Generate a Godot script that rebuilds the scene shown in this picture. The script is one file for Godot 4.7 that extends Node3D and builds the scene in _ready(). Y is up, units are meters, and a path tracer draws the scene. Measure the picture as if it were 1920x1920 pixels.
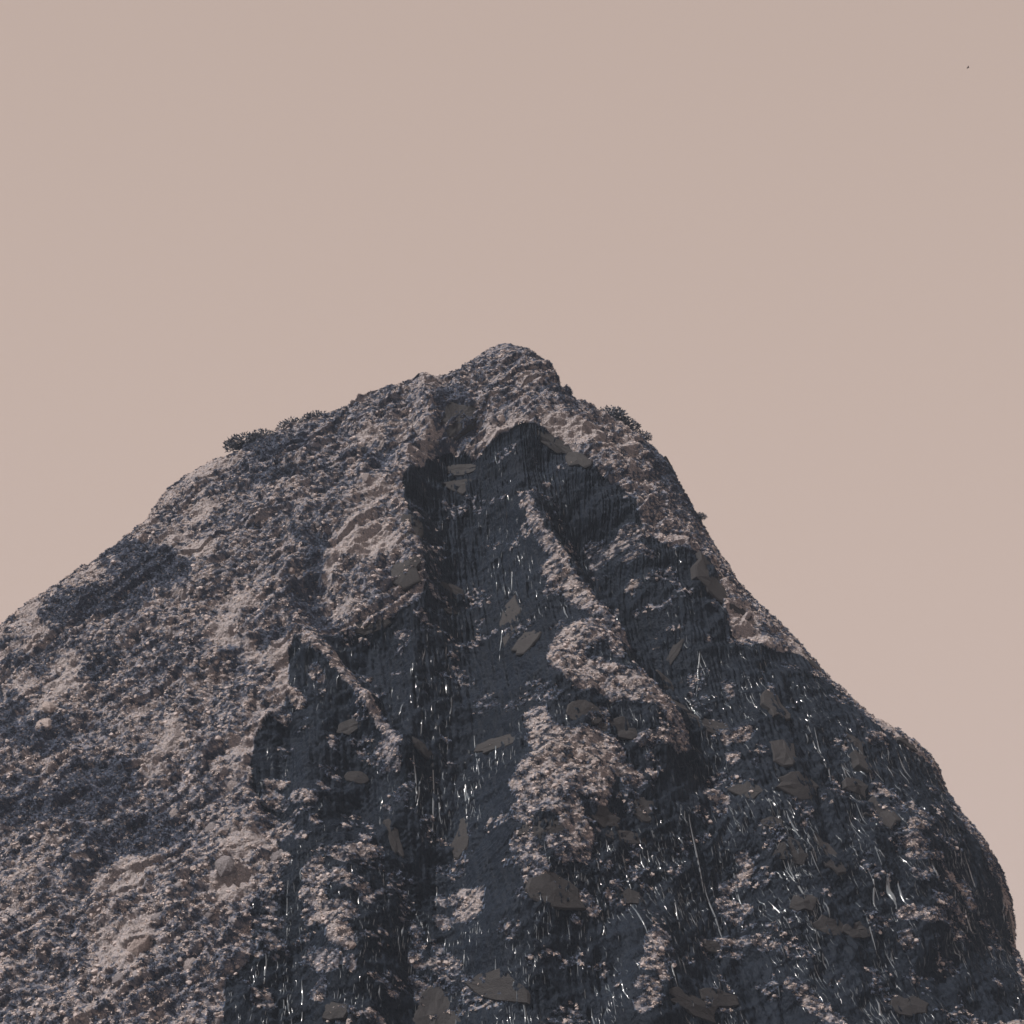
extends Node3D
# A steep rocky peak under a plain dusty-pink sky, seen from the plain below it.

# ---- the mountain's measurements, in metres ----
# LEFT and RIGHT: [height, x] of the two flanks; the axis of the peak stands at z = AXIS.
# DARK: outline of the blue-black part of the cliff as [x, height]; PALE: pale patches on it, SCRUB: bushy patches on the dry slopes,
# RELIEF: spurs and gullies, all as [x0, height0, x1, height1, radius, amount]; SLABS [x, height, half width, half height, turn]; BOULDERS [x, height, radius]
const AXIS = -400.0
const TOP = 208.8
const SHOULDER = Vector2(-21.9, 198.1)
const GLINT_STREAKS = [  # larger glossy streaks, added on the cliff to catch glints
	[39.8, 116.8, 10.5, 0.29, 0.02], [72.4, 66.2, 7.7, 0.89, 0.12], [69.4, 65.9, 8.1, 0.29, 0.05], [74.7, 65.3, 6.2, 0.35, 0.12], [82.1, 69, 4, 0.41, 0.2], [-18, 115.3, 4, 0.24, -0.1],
	[-21.8, 102.3, 4.2, 0.24, -0.15], [-19.3, 88.9, 9.9, 0.24, 0.1], [-15.5, 90.7, 18.6, 0.29, 0.05], [-17.6, 85.9, 7.4, 0.24, -0.1], [-43.6, 47.1, 6.2, 0.29, 0.05], [63.8, 92, 5.6, 0.24, 0.1],
	[67.5, 91.2, 3.7, 0.35, 0.1], [34.3, 78.4, 17.3, 0.29, 0.22], [37.5, 65.2, 13.6, 0.29, 0.2], [43.7, 70, 12.4, 0.24, 0.15], [-1.7, 123.4, 11.2, 0.18, -0.05], [-9.4, 88.4, 13.6, 0.18, 0.1],
	[-7.5, 98.2, 16.1, 0.18, 0.1], [60.2, 101.6, 13.6, 0.24, 0.3], [70.5, 96.7, 9.9, 0.29, 0.6], [88.7, 96.8, 14.9, 0.29, 0.45], [93.2, 75.3, 11.2, 0.24, 0.15], [52.9, 70.6, 14.9, 0.24, 0.25],
	[66.2, 60.8, 11.2, 0.24, 0.3], [-37.2, 44.1, 8.7, 0.24, 0.1], [-40.4, 43.2, 6.2, 0.18, 0.1], [-13.9, 67.8, 7.4, 0.18, 0], [21.8, 58.2, 8.7, 0.24, 0.2], [30.4, 59.6, 7.4, 0.24, 0.1],
	[27.1, 48.1, 7.4, 0.24, 0.25], [67.4, 41.8, 5, 0.35, 0.2]]
const DARK = [[-17.9, 172.2], [-13.7, 174], [-7.4, 171.2], [-2.5, 174.7], [5, 174.6], [9.9, 171.7], [13, 167.2], [17.8, 162], [21.4, 158.6], [24.9, 154.5], [28.3, 147.2], [32.3, 142.8], [36, 141.3], [39.9, 143.1], [43.3, 138.5], [44.8, 130.3], [46.5, 123.1], [49.8, 119.3], [54.9, 119.8], [63, 121.1], [67.9, 117.8], [73, 110.9], [78.3, 103.5], [84.1, 99.2], [91.2, 97.5], [93.1, 94.3], [95, 85], [99.4, 78.2], [103, 70.5], [104.4, 59.5], [101.1, 47.9], [99.6, 40], [51.3, 31.3], [-49.1, 30.1], [-50.2, 42.2], [-45.5, 47.1], [-47.6, 57.1], [-42.5, 64.6], [-44.3, 72.2], [-50.4, 81.4], [-50.7, 93.3], [-44.7, 103.2], [-46, 111], [-44.3, 116.8], [-38.8, 117.5], [-33.4, 120], [-26.8, 122.1], [-19.2, 125.6], [-18.3, 131.3], [-19.7, 140], [-23, 147.6], [-24.6, 156.9], [-23.1, 163.5]]
const PALE = [
	[2.4, 152.4, 4.7, 145.6, 1.06, 0.9], [4.7, 145.6, 7.6, 139.3, 1.06, 0.9], [7.6, 139.3, 10.4, 135, 1.06, 0.9], [8.1, 134.1, 11.5, 129.9, 2.36, 0.75], [11.5, 129.9, 14.2, 125.9, 2.36, 0.75],
	[13.7, 127.3, 17, 122.6, 1.65, 0.8], [17, 122.6, 21.5, 119.5, 1.65, 0.8], [21.5, 119.5, 23.4, 117, 1.65, 0.8], [11.5, 130.8, 8.6, 129.7, 2.36, 0.5], [16.8, 115.7, 11.1, 113.2, 3.54, 0.8],
	[11.1, 113.2, 9.9, 107.8, 3.54, 0.8], [9.9, 107.8, 13, 103.9, 3.54, 0.8], [15.3, 105.4, 20.6, 102.3, 3.07, 0.85], [20.6, 102.3, 27.1, 100.8, 3.07, 0.85], [26.1, 102.1, 29.8, 99.1, 2.6, 0.85],
	[29.8, 99.1, 32.6, 96, 2.6, 0.85], [32.6, 96, 33.9, 94.2, 2.6, 0.85], [18, 118.5, 21.3, 116, 1.89, 0.6], [20, 112.5, 20.4, 109.2, 1.42, 0.7], [25.2, 105.3, 26.8, 104.1, 1.42, 0.8],
	[17.2, 97.7, 17.6, 94.1, 1.65, 0.35], [4.3, 95.4, 5.3, 91.7, 2.36, 0.75], [5.3, 91.7, 6.3, 89.4, 2.36, 0.75], [5.2, 88.8, 10.5, 87.8, 2.83, 0.85], [10.5, 87.8, 15.8, 89.8, 2.83, 0.85],
	[15.8, 89.8, 19, 88.2, 2.83, 0.85], [5.2, 81.7, 11.4, 83.1, 4.96, 0.85], [11.4, 83.1, 14.5, 82, 4.96, 0.85], [2.1, 80.4, 5.1, 75.9, 3.07, 0.75], [5.1, 75.9, 9.2, 75, 3.07, 0.75],
	[9.2, 76.1, 10.6, 71.7, 2.6, 0.75], [10.6, 71.7, 12.6, 68.5, 2.6, 0.75], [12.6, 68.5, 11.5, 66.8, 2.6, 0.75], [19.9, 85.3, 24, 84.2, 1.42, 0.9], [21.9, 83, 24, 83.6, 1.18, 0.8],
	[24.5, 91.5, 33.1, 92, 1.3, 0.75], [26.8, 85.6, 27.1, 85, 0.94, 0.8], [1, 74.8, 2, 72.6, 1.65, 0.6], [14.4, 77.4, 16.4, 76.3, 1.42, 0.5], [1.5, 68.1, 2.5, 63.8, 2.12, 0.65],
	[2.5, 63.8, 4, 61.8, 2.12, 0.65], [4, 61.8, 3.1, 59.7, 2.12, 0.65], [7, 67.2, 9.5, 65.7, 1.65, 0.6], [8, 64.6, 9.4, 64, 0.94, 0.6], [19.5, 75.4, 19.9, 74.8, 0.94, 0.6],
	[17.5, 78.7, 18.6, 79.9, 0.71, 0.5], [19.9, 61.3, 21.3, 59.2, 0.71, 0.5], [12.3, 57.9, 14.2, 56.1, 1.53, 0.8], [10.7, 53.2, 11.5, 52.9, 0.83, 0.7], [18.4, 61.7, 19.9, 61.5, 0.71, 0.8],
	[17.3, 59.6, 18, 59.1, 0.83, 0.8], [45.5, 109.4, 46, 106.9, 1.06, 0.7], [44.6, 96.7, 48, 96.9, 1.65, 0.75], [44.8, 92.2, 45, 91.1, 1.18, 0.8], [39.6, 84, 42.4, 82.4, 1.06, 0.9],
	[40.9, 80.5, 42.8, 80, 0.94, 0.5], [42.8, 129.1, 43.1, 128.4, 0.71, 0.7], [46.8, 120.2, 47.4, 119.6, 0.71, 0.8], [53.1, 125.4, 54.3, 124.8, 0.83, 0.8], [41.7, 119.9, 42, 119.6, 0.59, 0.8],
	[45.6, 71, 46.8, 69, 1.06, 0.85], [46.8, 69, 44.4, 66.2, 1.06, 0.85], [44.4, 66.2, 41.9, 65, 1.06, 0.85], [41.5, 61.8, 44.5, 60.4, 1.89, 0.65], [41.7, 59.1, 43.7, 58, 0.94, 0.6],
	[38.7, 53.7, 48, 54, 0.94, 0.7], [39.4, 51.4, 43.6, 51.4, 0.83, 0.6], [47.8, 52.6, 49.4, 52.4, 0.94, 0.6], [25.8, 50.5, 24.7, 48, 2.01, 0.85], [27.3, 51.1, 27.6, 51, 0.94, 0.8],
	[23.5, 45, 25.7, 44.5, 1.42, 0.75], [22.4, 41.5, 24.3, 41, 1.3, 0.7], [22.1, 37.6, 24.1, 38.7, 1.53, 0.8], [26.3, 43.1, 27, 42.8, 0.83, 0.7], [38.9, 46.5, 40.3, 44.5, 0.71, 0.5],
	[-42.9, 115.5, -39, 112.8, 1.77, 0.85], [-39, 112.8, -36, 110.1, 1.77, 0.85], [-36, 110.1, -33.1, 106.8, 1.77, 0.85], [-33.1, 106.8, -30.1, 102.3, 1.06, 0.85], [-30.1, 102.3, -27.6, 97.9, 1.06, 0.85],
	[-27.6, 97.9, -24.8, 94.3, 1.06, 0.85], [-24.8, 94.3, -22.5, 90.6, 1.06, 0.85], [-25.7, 91.2, -23.5, 89.4, 1.42, 0.8], [-24.5, 87.7, -22.3, 87.1, 1.18, 0.55], [-40.3, 108.3, -39.1, 107, 1.18, 0.6],
	[-29.4, 108.1, -28.2, 107.5, 0.83, 0.4], [-49.5, 102.3, -47.2, 101, 1.42, 0.8], [-44.1, 102.8, -42.7, 101.2, 1.53, 0.85], [-48.1, 98.9, -45.3, 97.5, 1.42, 0.6], [-35.8, 93, -35.1, 91.2, 0.94, 0.7],
	[-47, 83.1, -44.4, 83.4, 1.06, 0.8], [-46.7, 80.7, -44.6, 80.1, 1.06, 0.8], [-41.4, 79.6, -38.8, 78.4, 1.53, 0.75], [-47, 78.7, -43.9, 78.7, 1.06, 0.8], [-47, 74.4, -43.3, 72.7, 2.36, 0.75],
	[-48.1, 70.1, -46, 68.9, 1.42, 0.6], [-47.7, 67.3, -42.1, 66, 1.18, 1], [-36.5, 81.8, -35.7, 81.2, 0.83, 0.7], [-31.8, 74.3, -31.3, 73.8, 0.94, 0.7], [-37.4, 73.9, -36.9, 73.5, 0.83, 0.7],
	[-27.3, 74.9, -26.9, 74.3, 0.83, 0.7], [-39.6, 70.5, -39, 70, 0.94, 0.7], [-28.1, 71, -27.2, 70.2, 0.94, 0.7], [-24, 79.2, -23.6, 78.3, 0.83, 0.5], [-32.2, 66.1, -30.7, 65.6, 1.42, 0.75],
	[-29.3, 67.2, -26.9, 67.7, 1.42, 0.85], [-25.9, 68, -24.7, 68.2, 1.06, 0.8], [-47.3, 63.5, -43.4, 63.5, 1.18, 0.6], [-45.1, 61.4, -43, 60.3, 1.65, 0.5], [-36.4, 62.9, -35.3, 60.8, 2.12, 0.75],
	[-37.5, 58.7, -34.9, 57.1, 1.65, 0.65], [-31.8, 61.3, -29.8, 60.3, 1.77, 0.65], [-27.4, 60.3, -26.1, 58.2, 1.3, 0.7], [-35.8, 55.1, -29.9, 54, 2.12, 0.7], [-31.6, 51.1, -29.5, 49.1, 1.89, 0.95],
	[-34.1, 47.1, -32.1, 45.6, 1.77, 0.75], [-28.8, 45.1, -28.3, 44.6, 1.18, 0.7], [-45.3, 54.1, -42.4, 54, 1.42, 0.6], [-44, 50.5, -42, 50, 1.42, 0.75], [-36.6, 48, -35.1, 47.1, 0.94, 0.5],
	[-33.8, 42.7, -33.2, 42.2, 0.94, 0.6], [-24.5, 43.7, -22.1, 43.2, 0.83, 0.5], [-34.6, 41.2, -33.1, 40.2, 0.94, 0.6], [-44.3, 40.2, -42.8, 39.3, 1.65, 0.5], [-24.1, 37, -22.6, 36.3, 1.18, 0.7],
	[-44.8, 58.2, -43.7, 57.1, 1.42, 0.5], [-9.8, 62, -6.9, 60.6, 1.65, 0.8], [-13.2, 58.3, -11.7, 57.3, 1.18, 0.8], [-8.8, 58.4, -6.8, 57.9, 1.65, 0.75], [-13.3, 63, -12.3, 61.5, 0.94, 0.6],
	[-17.9, 55.7, -16.9, 55.2, 1.06, 0.7], [-16.9, 53.1, -16.4, 52.6, 0.94, 0.7], [-13.5, 53.2, -13, 52.2, 1.06, 0.7], [-17.4, 50.1, -16.7, 49.6, 1.3, 0.8], [-13.9, 49.6, -12.9, 49.2, 1.3, 0.75],
	[-11, 50.2, -10, 48.2, 1.3, 0.7], [-17.5, 46.1, -15.1, 45.2, 1.18, 0.75], [-16, 43.7, -15.1, 42.8, 1.3, 0.8], [-14.1, 42.3, -13.6, 41.8, 1.06, 0.7], [-21.1, 42.2, -20.6, 42.1, 0.71, 0.7],
	[-24, 52.5, -23.2, 52.1, 0.83, 0.5], [75.7, 85.6, 78.1, 84.2, 0.94, 0.9], [78.1, 84.2, 81.1, 83.4, 0.94, 0.9], [82.2, 82, 82.9, 81.5, 1.06, 0.8], [84, 80.8, 84.6, 79.9, 0.83, 0.6],
	[79.3, 77.3, 82.2, 78.3, 1.3, 0.85], [78.7, 74.2, 80.8, 73.3, 1.42, 0.85], [78.2, 70.8, 85.9, 72, 1.06, 0.6], [86.2, 70.1, 87.3, 69.4, 0.94, 0.6], [87.8, 68.6, 90.8, 66.8, 1.18, 0.85],
	[90.8, 66.8, 93, 63.3, 1.18, 0.85], [82.3, 61.8, 86.1, 61.7, 1.53, 0.7], [86.1, 61.7, 88.5, 59.9, 1.53, 0.7], [75.2, 58.4, 78.6, 57.7, 1.53, 0.7], [78.6, 57.7, 82.5, 58.6, 1.53, 0.7],
	[74.3, 53.9, 75.2, 52.9, 1.18, 0.6], [78.2, 66.8, 79.2, 66.3, 1.42, 0.5], [86.1, 55.1, 87.4, 55.1, 0.94, 0.6], [95.4, 60.4, 96.1, 60, 0.83, 0.6], [94, 47.2, 94.5, 46.8, 0.94, 0.8],
	[51.5, 45, 54.3, 42.1, 1.42, 0.6], [54.3, 42.1, 57, 39.3, 1.42, 0.6], [57, 39.3, 59.1, 36.4, 1.42, 0.6], [76, 99.6, 78.2, 100.5, 1.06, 0.8], [65.1, 115.5, 69.3, 117.5, 0.83, 0.85],
	[75.7, 98.2, 74.8, 98.7, 0.71, 0.6], [73.1, 89.8, 74.2, 89.1, 0.83, 0.4], [74.1, 87.1, 75, 87, 0.71, 0.6], [69, 114.4, 76.4, 111.8, 0.59, 0.8], [75.3, 109.2, 80.2, 104.6, 0.83, 0.8],
	[19, 145.8, 19.6, 144.3, 1.89, 0.45], [19.5, 142.1, 28.8, 146.1, 1.53, 0.6], [22.6, 143.9, 25.2, 146.7, 1.65, 0.6], [26.2, 142.3, 29.7, 139.9, 1.06, 0.5], [26.7, 135.1, 27.9, 134.9, 0.83, 1],
	[24.9, 140.6, 26.1, 140.1, 0.94, 0.5], [18.7, 169.8, 19.9, 168.2, 0.83, 0.4], [7.3, 160.7, 8, 159.9, 0.71, 0.8], [4.9, 167.9, 5.5, 167.2, 0.59, 0.5], [-15.1, 159.3, -13.8, 158.5, 0.71, 0.6],
	[-21.3, 149.8, -20.7, 149.1, 0.83, 0.7], [-24.4, 128.4, -22, 127, 1.89, 0.75], [-18.3, 132.7, -16.5, 128.6, 0.59, 0.7], [-23.4, 119.4, -22.2, 118, 1.06, 0.6], [-19.6, 122.9, -19, 122.2, 0.83, 0.5]]
const RELIEF = [
	[-12.9, 168.5, -8.9, 150.9, 10.03, -8], [-8.9, 150.9, -7.4, 130.3, 10.03, -8], [-7.4, 130.3, -8.6, 103.1, 10.03, -8], [-8.6, 103.1, -11.2, 79, 10.03, -8], [-11.2, 79, -12.7, 57.3, 10.03, -8],
	[-12.7, 57.3, -14.8, 35.7, 10.03, -8], [-19.6, 182.5, -24.7, 160.1, 3.54, 2.5], [-24.7, 160.1, -20.2, 137.2, 3.54, 2.5], [-20.2, 137.2, -19.8, 127, 3.54, 2.5], [-28.7, 114.7, -28.8, 99.2, 8.26, -6],
	[-28.8, 99.2, -26.7, 81.2, 8.26, -6], [8.6, 166.6, 15.5, 146.9, 5.31, -4], [15.5, 146.9, 23, 128.3, 5.31, -4], [-43.8, 116.8, -28.9, 100.4, 2.83, 4], [-28.9, 100.4, -21.4, 89.4, 2.83, 4],
	[-44.2, 91.9, -45.3, 72.2, 3.54, -3.5], [3, 151.7, 11.6, 134.5, 3.54, 5], [11.6, 134.5, 21.4, 118.8, 3.54, 5], [14.5, 114.7, 25.1, 103.4, 7.08, 5.5], [25.1, 103.4, 31.2, 95.6, 7.08, 5.5],
	[9.8, 106.4, 9.4, 85.4, 9.44, 5], [9.4, 85.4, 7, 68.3, 9.44, 5], [7, 68.3, 3.9, 52.5, 9.44, 5], [15.5, 146.9, 26.4, 125.6, 5.9, -6], [26.4, 125.6, 34.7, 111.2, 5.9, -6],
	[34.7, 111.2, 40.7, 90.7, 8.85, -4], [40.7, 90.7, 42.1, 69.9, 8.85, -4], [42.1, 69.9, 42.2, 48.6, 8.85, -4], [42.2, 48.6, 42, 36.7, 8.85, -4], [7.5, 178.2, 21, 163.6, 8.26, 4],
	[21, 163.6, 33.9, 147, 8.26, 4], [33.9, 147, 40.9, 139.4, 8.26, 4], [34, 176, 41.3, 163.6, 2.6, 2], [-35.6, 65.6, -30.6, 51.1, 7.08, 3], [-30.6, 51.1, -25.9, 37.4, 7.08, 3],
	[-38.7, 55.1, -37, 37.4, 4.72, -3], [25.4, 52.1, 23.5, 36.3, 4.72, 2.5], [80.7, 78.1, 83.1, 62.5, 5.31, 3], [83.1, 62.5, 79.3, 55.5, 5.31, 3], [58.4, 110.6, 69.7, 91.5, 1.42, -1.6],
	[69.7, 91.5, 78.3, 71.9, 1.42, -1.6], [68.2, 104.5, 76.7, 95.3, 1.06, -1.3], [70.7, 97.9, 81.5, 81.9, 1.06, -1.2], [54, 114.1, 60.1, 91.5, 1.06, -1.2], [60.1, 91.5, 63.1, 71.5, 1.06, -1.2],
	[-42, 141.8, -44.7, 132.9, 3.54, -2.5], [-44.7, 132.9, -39.4, 124.3, 3.54, -2.5], [-76.4, 156.5, -85.9, 140.6, 2.36, -1.5], [-85.9, 140.6, -93.3, 122.9, 2.36, -1.5], [-31.4, 160.2, -46.1, 135.9, 4.72, 2],
	[-46.1, 135.9, -55, 111.3, 4.72, 2], [-55, 111.3, -61.2, 91.2, 4.72, 2], [-53.6, 119.3, -60, 98.7, 3.54, -2], [-60, 98.7, -67.9, 79.5, 3.54, -2], [-51.4, 72.3, -61.3, 57.3, 5.9, 2.2],
	[-61.3, 57.3, -67.7, 42.4, 5.9, 2.2], [-72.1, 72.9, -82, 55.7, 2.95, -2], [-17.4, 193.1, -11.3, 178.9, 1.42, -1.6], [-11.3, 178.9, -1.3, 177.5, 1.42, -1.6]]
const SCRUB = [
	[-68, 179.8, -58.1, 174.9, 3.07, 0.9], [-57.8, 184.9, -42.2, 191.4, 2.6, 0.8], [-57.4, 171.3, -50.1, 174, 2.36, 0.7], [-88, 143.1, -73.4, 135.1, 5.31, 0.6], [-98.6, 128.5, -81, 130, 4.72, 0.45],
	[-107.4, 103.9, -94.1, 94.5, 4.48, 0.6], [-94.2, 80.9, -79.1, 82.4, 6.49, 0.45], [34, 176, 38.5, 168.3, 2.83, 1], [39.1, 169.8, 43.2, 161.4, 1.89, 1], [-32, 168.7, -22.5, 177.1, 3.54, 0.4],
	[-46.9, 143.6, -41.7, 138.8, 1.18, 0.5], [-41.9, 140.4, -42.3, 131.5, 1.89, 0.9], [-13.9, 184.3, -11.2, 177.1, 2.83, 0.9], [-45.3, 127.3, -39.2, 121.5, 2.36, 0.8], [-51, 116.5, -46.7, 117.7, 1.65, 0.7],
	[-57.5, 114.1, -56.1, 111.3, 1.65, 0.6], [-80.6, 68.6, -66.8, 72.7, 4.72, 0.4], [5.2, 190.6, 17.2, 190.8, 2.36, 0.35], [37.1, 140, 42.9, 123.9, 3.3, 0.8], [54.3, 124.8, 60.5, 122.1, 1.65, 0.6],
	[-107.6, 118.2, -87.3, 112.2, 4.72, 0.3], [-15.3, 188, -16.1, 171.8, 1.89, 0.7], [-58.9, 162.8, -44, 164.3, 2.12, 0.35]]
const SLABS = [
	[-11.3, 169.5, 4.48, 1.77, 0], [-11.2, 164.6, 4.25, 2.36, 0], [8.7, 170.9, 7.08, 1.89, 30], [13.8, 164.9, 3.54, 2.12, 35], [-12.5, 179.7, 4.72, 4.25, 0], [-21.7, 144.5, 2.36, 5.9, 0],
	[-23.2, 132, 3.54, 4.96, 0], [-12.6, 132.9, 2.95, 2.6, 0], [-13, 127.2, 2.12, 0.94, 0], [0, 123.6, 2.83, 6.49, 0], [2.8, 115.4, 3.3, 3.54, 0], [14.5, 133.9, 2.95, 1.65, 10],
	[22.8, 122.8, 3.54, 3.07, 0], [42.6, 134.7, 4.72, 7.08, -10], [49.2, 129.8, 3.54, 3.07, 0], [33, 111, 2.36, 2.95, 0], [35.2, 117.7, 1.06, 4.25, 35], [35.2, 104.2, 7.08, 2.6, 10],
	[40.3, 99.3, 6.49, 2.12, 10], [21.3, 93.7, 6.49, 2.6, 0], [13.3, 95.2, 4.48, 2.6, 0], [-3.2, 92.1, 5.9, 1.89, 0], [-18.3, 90.9, 2.83, 1.89, 20], [-32.4, 96.8, 2.83, 1.53, -20],
	[-30.3, 85.9, 2.36, 1.65, 0], [-22.3, 72.1, 1.42, 4.25, -12], [-9.3, 74.5, 1.65, 4.25, 0], [4.5, 70.4, 4.25, 3.07, -10], [6.9, 57.2, 5.9, 3.3, 15], [17.3, 74.1, 3.3, 2.12, 0],
	[25.3, 77.8, 2.36, 2.6, 20], [20.8, 71.2, 5.9, 1.42, 0], [-2.8, 42.4, 7.08, 3.07, 15], [-13.1, 40.4, 4.72, 5.9, 0], [-30.5, 36.9, 2.95, 1.65, 0], [32.4, 39.3, 5.9, 2.36, 15],
	[37.6, 42, 4.48, 2.12, 0], [47.3, 84, 3.54, 2.36, 0], [54.6, 103.5, 3.07, 4.01, 0], [56.9, 84.9, 4.96, 3.07, 10], [55, 92.1, 3.07, 4.25, 0], [70.8, 96.8, 2.36, 3.54, -20],
	[72.2, 91.9, 2.36, 2.83, 0], [74.4, 80.8, 5.19, 4.25, 20], [70.1, 86.5, 3.3, 2.6, 0], [84.3, 100.2, 4.25, 1.65, 10], [67.9, 120.5, 4.01, 2.12, 20], [61.2, 70.1, 3.07, 4.72, -15],
	[54.1, 70.7, 3.54, 2.83, 0], [60, 56, 3.54, 2.12, 0], [65.5, 55.2, 2.83, 1.65, 0], [50.8, 76.6, 2.6, 1.3, 0], [38, 52.4, 2.36, 1.18, 0], [21.8, 59.2, 2.6, 1.77, 0],
	[73.9, 41.2, 4.01, 2.12, 0], [37.3, 174, 2.83, 4.01, -35], [95.5, 91.4, 1.53, 4.72, -20], [105.6, 62.1, 1.06, 3.54, 0], [-30.1, 120.7, 4.25, 1.42, -10], [55.1, 59.9, 2.83, 1.89, 0]]
const BOULDERS = [
	[-65.8, 48.2, 3.54], [-60.4, 128, 1.89], [-58.1, 123.7, 1.42], [-47, 132.4, 2.12], [-32.5, 158, 2.83], [-30.7, 148.3, 1.53],
	[26.9, 134.5, 1.53], [-63.7, 53.2, 2.6], [-56.5, 72.3, 4.01], [-53.5, 81.4, 3.07], [-64.3, 76, 2.36], [-56.7, 45.2, 2.6],
	[-94.7, 97.2, 3.54], [-94.4, 101, 2.83], [-43.7, 66.7, 3.07], [-2.5, 179.1, 2.36], [-46.3, 137.5, 1.89], [-42.3, 144.9, 1.65],
	[-68.7, 42.4, 2.36], [-52.3, 63.6, 3.54], [41.7, 161, 1.42], [-51.4, 72.3, 1.89], [-28.5, 48, 1.42], [87.9, 60.9, 2.36]]
const LEFT = [
	[-5.0, -233.9], [30.0, -204.5], [31.5, -203.3], [33.0, -202.0], [34.5, -200.7], [36.0, -199.5],
	[37.5, -198.2], [39.0, -197.0], [40.5, -195.7], [42.0, -194.4], [43.5, -193.2], [45.0, -191.9],
	[46.5, -190.7], [48.0, -189.4], [49.5, -188.1], [51.0, -186.9], [52.5, -185.6], [54.0, -184.4],
	[55.5, -183.1], [57.0, -181.9], [58.5, -180.6], [60.0, -179.3], [61.5, -178.1], [63.0, -176.8],
	[64.5, -175.6], [66.0, -174.3], [67.5, -173.0], [69.0, -171.8], [70.5, -170.5], [72.0, -169.3],
	[73.5, -168.0], [75.0, -166.8], [76.5, -165.5], [78.0, -164.2], [79.5, -163.0], [81.0, -161.7],
	[82.5, -160.5], [84.0, -159.2], [85.5, -157.9], [87.0, -156.7], [88.5, -155.4], [90.0, -154.2],
	[91.5, -152.9], [93.0, -151.6], [94.5, -150.4], [96.0, -149.1], [97.5, -147.9], [99.0, -146.6],
	[100.5, -145.4], [102.0, -144.1], [103.5, -142.8], [105.0, -141.6], [106.5, -140.3], [108.0, -139.1],
	[109.5, -137.8], [111.0, -136.5], [112.5, -135.3], [114.0, -134.0], [115.5, -132.8], [117.0, -131.5],
	[118.5, -130.3], [120.0, -129.0], [121.5, -127.7], [123.0, -126.5], [124.5, -125.2], [126.0, -124.0],
	[127.5, -122.7], [129.0, -121.4], [130.5, -120.2], [132.0, -118.9], [133.5, -117.7], [135.0, -116.0],
	[136.5, -113.7], [138.0, -111.5], [139.5, -109.5], [141.0, -107.7], [142.5, -105.7], [144.0, -103.6],
	[145.5, -101.7], [147.0, -99.9], [148.5, -98.1], [150.0, -96.3], [151.5, -94.6], [153.0, -93.0],
	[154.5, -91.5], [156.0, -90.1], [157.5, -88.8], [159.0, -87.9], [160.5, -87.4], [162.0, -86.7],
	[163.5, -86.0], [165.0, -85.2], [166.5, -84.2], [168.0, -82.9], [169.5, -81.1], [171.0, -79.4],
	[172.5, -76.7], [174.0, -73.8], [175.5, -71.0], [177.0, -68.0], [178.5, -65.0], [180.0, -61.2],
	[181.5, -57.6], [183.0, -55.2], [184.5, -52.5], [186.0, -49.0], [187.5, -45.7], [189.0, -42.4],
	[190.5, -39.4], [192.0, -37.0], [193.5, -33.7], [195.0, -16.7], [196.5, -14.6], [198.0, -13.4],
	[199.5, -12.6], [201.0, -11.6], [202.5, -10.6], [204.0, -9.5], [205.5, -7.9], [207.0, -6.2],
	[208.5, -3.8], [209.6, -2.0]]
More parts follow.
